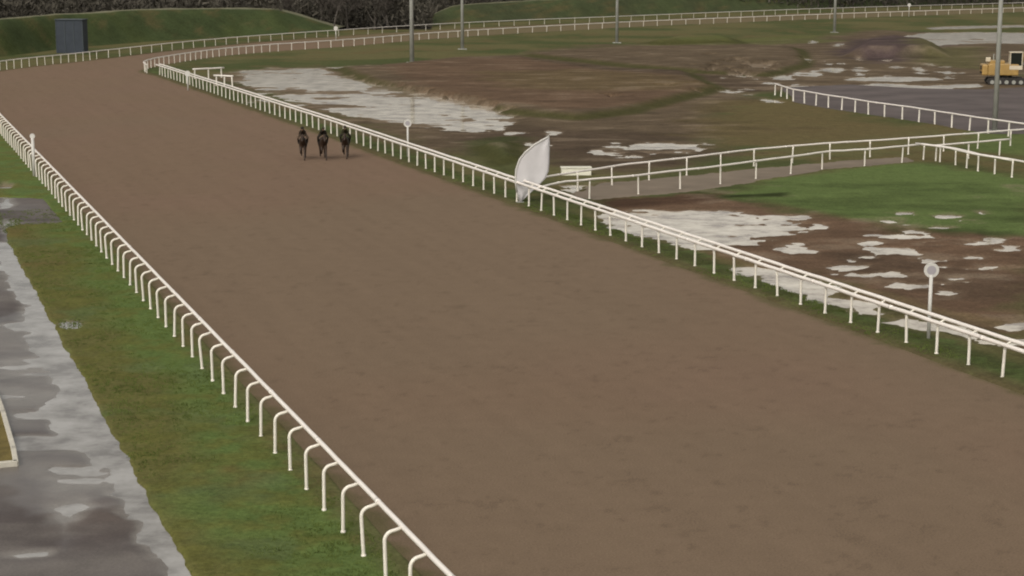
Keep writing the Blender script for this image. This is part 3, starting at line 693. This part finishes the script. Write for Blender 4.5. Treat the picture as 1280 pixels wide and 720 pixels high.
# ------------------------------------------------------------------ the wood beyond
def blades(name, cs, sz, m, label=None, up=.35, rs=5, parent=None):
    """many small leaf / twig faces at centres cs (n,3) with sizes sz"""
    r = np.random.default_rng(rs); n = len(cs)
    a = r.normal(size=(n, 3)); a[:, 2] += up * 3 * np.sign(r.random(n) - .1); a /= np.linalg.norm(a, axis=1)[:, None]
    b = np.cross(a, r.normal(size=(n, 3))); b /= np.linalg.norm(b, axis=1)[:, None]
    L = sz[:, None] * a; Wd = sz[:, None] * b * .28
    co = np.stack([cs - Wd * .6, cs + Wd * .6, cs + L + Wd * .5, cs + L * 1.1 - Wd * .3], 1).reshape(-1, 3)
    f = np.arange(4 * n).reshape(n, 4)
    me = bpy.data.meshes.new(name); me.from_pydata(co.tolist(), [], f.tolist()); me.update()
    return link(name, me, m, parent)
r0 = np.random.default_rng(12)
def wood_zone(n):
    out = []
    while len(out) < n:
        u = r0.uniform(-.42, .46); y0 = 372 if u < -.13 else (398 if u < -.045 else 430 + 190 * max(0, u + .045) / .33)
        d = y0 + abs(r0.normal(0, 14)); out.append((u * d, d))
    return np.array(out)
wz = wood_zone(52000); zz = r0.random(len(wz)) ** 1.1 * 7.5
cs = np.column_stack([wz, zz]); 
brush = blades('woodland_brush', cs, r0.uniform(.5, 1.5, len(wz)), M_BRUSH); tag(brush, 'dark winter brush filling the wood beyond the banks', 'brush', kind='stuff')
def tree_mesh(seed, hgt):
    rr = random.Random(seed); bt = bmesh.new(); tips = []
    def limb(p, d, L, r, dep):
        pts = [Vector(p)]; rad = [r]; dd = Vector(d)
        for i in range(4):
            dd = (dd + Vector((rr.gauss(0, .12), rr.gauss(0, .12), .06))).normalized(); pts.append(pts[-1] + dd * L / 4); rad.append(r * (1 - .17 * (i + 1)))
        tube(bt, pts, rad, 6 if dep else 8, cap=False)
        if dep < 3:
            for i in range(4 if dep == 0 else 3):
                k = rr.choice((2, 3, 4)) if dep else 1 + i; a = rr.uniform(0, 6.28)
                nd = (dd * .6 + Vector((math.cos(a), math.sin(a), rr.uniform(.1, .7)))).normalized()
                limb(pts[min(k, 4)], nd, L * rr.uniform(.5, .68), rad[min(k, 4)] * .6, dep + 1)
        tips.extend(pts[2:])
    limb((0, 0, -.3), (0, 0, 1), hgt * .6, .24, 0)
    mt = bpy.data.meshes.new('trunk'); bt.to_mesh(mt); bt.free(); mt.materials.append(M_BARK)
    r = np.random.default_rng(seed); t = np.array([tuple(v) for v in tips if v.z > hgt * .3]); c = t[r.integers(0, len(t), 1500)] + r.normal(0, .55, (1500, 3))
    sz = r.uniform(.25, .8, len(c)); a = r.normal(size=c.shape); a[:, 2] += .5; a /= np.linalg.norm(a, axis=1)[:, None]
    b = np.cross(a, r.normal(size=c.shape)); b /= np.linalg.norm(b, axis=1)[:, None]
    co = np.stack([c - b * .035, c + b * .035, c + a * sz[:, None]], 1).reshape(-1, 3)
    mc = bpy.data.meshes.new('crown'); mc.from_pydata(co.tolist(), [], np.arange(len(co)).reshape(-1, 3).tolist()); mc.materials.append(M_TWIG)
    return mt, mc
kinds = [tree_mesh(k, h_) for k, h_ in ((1, 9.5), (2, 11), (3, 8.5))]
def tree(x, y, k, sc, rz, label, group='bare trees of the dark wood'):
    mt, mc = kinds[k]; t = empty('bare_tree', (x, y, 0), rz); t.scale = (sc,) * 3; tag(t, label, 'tree', group)
    for nm, me in (('trunk', mt), ('crown', mc)):
        o = bpy.data.objects.new(nm, me); COL.objects.link(o); o.parent = t
for i, (px, d) in enumerate([(402, 392), (419, 384), (437, 396), (452, 405), (470, 388), (486, 398), (500, 410)]):
    x = (px - 640) / 2200 * d; tree(x, d, i % 3, 1.0 + .1 * (i % 3), i * 1.3, ['bare dark tree standing in the gap between the two grass banks'][0], 'bare trees in the gap between the banks')
rt = random.Random(4)
for i in range(38):
    u = -.36 + .78 * i / 37 + rt.gauss(0, .006)
    if -.115 < u < -.06: continue
    y0 = 378 if u < -.12 else 430 + 190 * max(0, u + .045) / .33
    d = y0 + rt.uniform(2, 16); tree(u * d, d, i % 3, rt.uniform(.85, 1.1), rt.uniform(0, 6),
        'bare dark tree in the wood behind the left grass bank' if u < -.1 else 'bare dark tree in the wood behind the long right-hand grass bank')

# ------------------------------------------------------------------ horses and jockeys
def skin(name, verts, edges, rad, m, parent=None, sub=2, root=0):
    me = bpy.data.meshes.new(name); me.from_pydata(verts, edges, []); me.update()
    o = bpy.data.objects.new(name, me); COL.objects.link(o)
    md = o.modifiers.new('s', 'SKIN'); sv = me.skin_vertices[0].data
    for i, r in enumerate(rad): sv[i].radius = (r, r) if not isinstance(r, tuple) else r; sv[i].use_root = (i == root)
    md.use_smooth_shade = True
    ms = o.modifiers.new('u', 'SUBSURF'); ms.levels = ms.render_levels = sub
    dg_ = bpy.context.evaluated_depsgraph_get(); m2 = bpy.data.meshes.new_from_object(o.evaluated_get(dg_))
    bpy.data.objects.remove(o); m2.name = name; m2.materials.clear(); return link(name, m2, m, parent, smooth=True)
def horse_rider(px, py, k):
    # local frame: the horse faces -Y (towards the camera); heading follows the straight
    x, y = G(px, py); head = math.atan2(-DY, -DX) + math.pi / 2 - R([15, 10, 17][k])
    lab = ['leftmost of the three dark horses galloping down the track towards the camera', 'middle one of the three dark galloping horses on the track', 'rightmost dark galloping horse, nearest the white rail'][k]
    hr = empty('horse', (x, y, 0), head); tag(hr, lab, 'horse', 'horses galloping down the track')
    ph = [0, .35, -.3][k]
    v = [(0, .75, 1.36), (0, .35, 1.32), (0, -.15, 1.30), (0, -.6, 1.34), (0, -.98, 1.52), (0, -1.3, 1.74), (0, -1.52, 1.86), (0, -1.72, 1.68), (0, -1.86, 1.48)]
    r = [.29, .30, .31, .31, .215, .135, .125, .095, .065]
    e = [(i, i + 1) for i in range(8)]
    def leg(root_i, pts, rr):
        b = root_i
        for p, q in zip(pts, rr): v.append(p); r.append(q); e.append((b, len(v) - 1)); b = len(v) - 1
    # forelegs: one reaching, one folded; hind legs: one driving, one under the belly
    leg(3, [(.14, -.62, 1.02), (.15, -1.0 - ph * .2, .72), (.15, -1.22, .42), (.15, -1.34, .14), (.15, -1.44, .05)], [.15, .08, .065, .055, .065])
    leg(3, [(-.14, -.58, 1.02), (-.15, -.80 + ph * .2, .68), (-.15, -.52, .46), (-.15, -.34, .62), (-.15, -.28, .60)], [.15, .08, .065, .055, .06])
    leg(0, [(.15, .72, 1.02), (.16, .42 + ph * .2, .80), (.16, .66, .50), (.16, .50, .16), (.16, .40, .05)], [.20, .11, .075, .058, .065])
    leg(0, [(-.15, .76, 1.02), (-.16, .56, .76), (-.15, .86, .52), (-.14, .98 + ph * .2, .26), (-.14, .92, .12)], [.20, .11, .075, .058, .06])
    for sx in (-.05, .05): v.append((sx, -1.50, 2.03)); r.append(.026); e.append((6, len(v) - 1))
    skin('body', v, e, r, M_HORSE, hr, 2, 2)
    bm = bmesh.new(); tube(bm, [(0, -.55, 1.66), (0, -.85, 1.80), (0, -1.15, 1.93), (0, -1.42, 2.02)], [.05, .06, .055, .03], 6); bm_link('mane', bm, M_MANE, hr, True)
    bm = bmesh.new(); tube(bm, [(0, .98, 1.42), (0, 1.2, 1.42), (0, 1.5, 1.25), (0, 1.75, 1.0)], [.05, .075, .08, .02], 7); bm_link('tail', bm, M_MANE, hr, True)
    bm = bmesh.new()
    a = [bm.verts.new((.30 * math.sin(t), yy, 1.32 + .32 * math.cos(t))) for yy in (-.3, .35) for t in np.linspace(-1.35, 1.35, 9)]
    for i in range(8): bm.faces.new((a[i], a[i + 1], a[i + 10], a[i + 9]))
    o = bm_link('saddle_cloth', bm, M_CLOTH, hr, True); o.modifiers.new('t', 'SOLIDIFY').thickness = .02
    bm = bmesh.new(); tube(bm, [(.12, -1.62, 1.80), (.10, -1.1, 1.72), (.06, -.52, 1.80)], .012, 5); tube(bm, [(-.12, -1.62, 1.80), (-.10, -1.1, 1.72), (-.06, -.52, 1.80)], .012, 5)
    tube(bm, [(.10, -1.72, 1.66), (0, -1.80, 1.72), (-.10, -1.72, 1.66)], .014, 5); bm_link('bridle', bm, M_BOOT, hr, True)
    # jockey, crouched in the stirrups
    jl = ['jockey in brown crouched on the leftmost galloping horse', 'jockey in near-black crouched on the middle galloping horse', 'jockey in dark olive crouched on the rightmost galloping horse'][k]
    j = empty('person', (x, y, 0), head); tag(j, jl, 'person', 'jockeys riding the galloping horses')
    P = [(0, .28, 1.98), (0, .08, 2.08), (0, -.18, 2.16), (0, -.36, 2.19), (0, -.46, 2.24), (0, -.56, 2.30), (0, -.60, 2.38)]
    rr = [.145, .14, .16, .13, .055, .095, .10]; ee = [(i, i + 1) for i in range(6)]
    def lim(b, pts, rs):
        for p, q in zip(pts, rs): P.append(p); rr.append(q); ee.append((b, len(P) - 1)); b = len(P) - 1
    for s in (-1, 1):
        lim(3, [(s * .20, -.34, 2.14), (s * .27, -.30, 1.90), (s * .10, -.54, 1.80), (s * .07, -.60, 1.79)], [.07, .052, .04, .04])
        lim(0, [(s * .18, .16, 1.90), (s * .37, -.16, 1.66), (s * .35, .18, 1.32), (s * .31, .08, 1.22)], [.10, .075, .052, .045])
    skin('body', P, ee, rr, M_SILK[k], j, 2, 0)
    bm = bmesh.new(); bmesh.ops.create_uvsphere(bm, u_segments=14, v_segments=10, radius=.135)
    for q in bm.verts: q.co = Vector((q.co.x, q.co.y * 1.15 - .575, max(q.co.z, -.03) + 2.40))
    hm = bm_link('helmet', bm, M_SILK[(k + 1) % 3], j, True)
    bm = bmesh.new(); box(bm, (0, -.75, 2.375), (.17, .12, .015), bev=.005); bm_link('peak', bm, M_BOOT, hm)
    bm = bmesh.new(); bmesh.ops.create_uvsphere(bm, u_segments=12, v_segments=8, radius=.085)
    for q in bm.verts: q.co = Vector((q.co.x * .85, q.co.y - .635, q.co.z * 1.15 + 2.315))
    fc = bm_link('face', bm, M_SKIN, j, True)
    bm = bmesh.new(); box(bm, (0, -.705, 2.35), (.15, .04, .05), bev=.01); bm_link('goggles', bm, M_BOOT, fc)
    bm = bmesh.new(); box(bm, (0, -.722, 2.315), (.022, .03, .03), bev=.005, taper=.6); bm_link('nose', bm, M_SKIN, fc)
    for s in (-1, 1):
        bm = bmesh.new(); tube(bm, [(s * .22, .10, 1.84), (s * .375, -.165, 1.66), (s * .355, .08, 1.44)], [.112, .09, .07], 8); bm_link('breeches', bm, M_BREECH if k == 0 else M_SILK[1], j, True)
        bm = bmesh.new(); tube(bm, [(s * .355, .06, 1.46), (s * .35, .18, 1.30), (s * .34, .13, 1.22), (s * .34, -.05, 1.20)], [.07, .06, .055, .04], 8); bm_link('boot', bm, M_BOOT, j, True)
        bm = bmesh.new()
        hx0, hy0, hz0 = s * .085, -.575, 1.795
        for q in range(4):
            zz_ = hz0 + .03 - q * .02; tube(bm, [(hx0, hy0, zz_), (hx0 - s * .01, hy0 - .05, zz_), (hx0 - s * .04, hy0 - .065, zz_ - .01), (hx0 - s * .05, hy0 - .035, zz_ - .01)], [.012, .011, .010, .008], 5)
        tube(bm, [(hx0 + s * .01, hy0, hz0 + .03), (hx0 - s * .02, hy0 - .02, hz0 + .05), (hx0 - s * .035, hy0 - .045, hz0 + .045)], [.013, .011, .009], 5)
        bm_link('hand', bm, M_SKIN, j, True)
for k, (px, py) in enumerate([(379, 198.5), (404, 198.5), (432, 197)]): horse_rider(px, py, k)

# ------------------------------------------------------------------ grass blades and clods
def tufts(name, n, sampler, hmin, hmax, label, m, seed):
    r = np.random.default_rng(seed); p = sampler(r, n)
    xi = p[:, 0]; yi = p[:, 1]; k = len(p) ; hh = r.uniform(hmin, hmax, k)
    a = r.uniform(0, 6.28, k); wd = .012 + .012 * r.random(k); lean = r.normal(0, .35, (k, 2)) * hh[:, None]
    z0 = np.full(k, .0)
    A = np.column_stack([xi - np.cos(a) * wd, yi - np.sin(a) * wd, z0]); B = np.column_stack([xi + np.cos(a) * wd, yi + np.sin(a) * wd, z0])
    T = np.column_stack([xi + lean[:, 0], yi + lean[:, 1], z0 + hh + .05])
    co = np.stack([A, B, T], 1).reshape(-1, 3); me = bpy.data.meshes.new(name)
    me.from_pydata(co.tolist(), [], np.arange(len(co)).reshape(-1, 3).tolist()); o = link(name, me, m); tag(o, label, 'grass', kind='stuff')
def clump(r, n, s0, s1, t0, t1, power=1.8):
    c = n // 9; s = s0 + (s1 - s0) * r.random(c) ** power; t = r.uniform(t0, t1, c)
    s = np.repeat(s, 9) + r.normal(0, .07, c * 9); t = np.repeat(t, 9) + r.normal(0, .07, c * 9)
    return np.column_stack([s * DX + t * DY, s * DY - t * DX])
tufts('grass_blades', 60000, lambda r, n: clump(r, n, 36, 110, 7.15, 12.0), .0, .04, 'short damp grass on the verge between road and left rail', M_TUFT, 1)
tufts('grass_blades', 30000, lambda r, n: clump(r, n, 46, 130, 37.9, 39.6), .0, .05, 'grass growing under the inner rail', M_TUFT, 2)
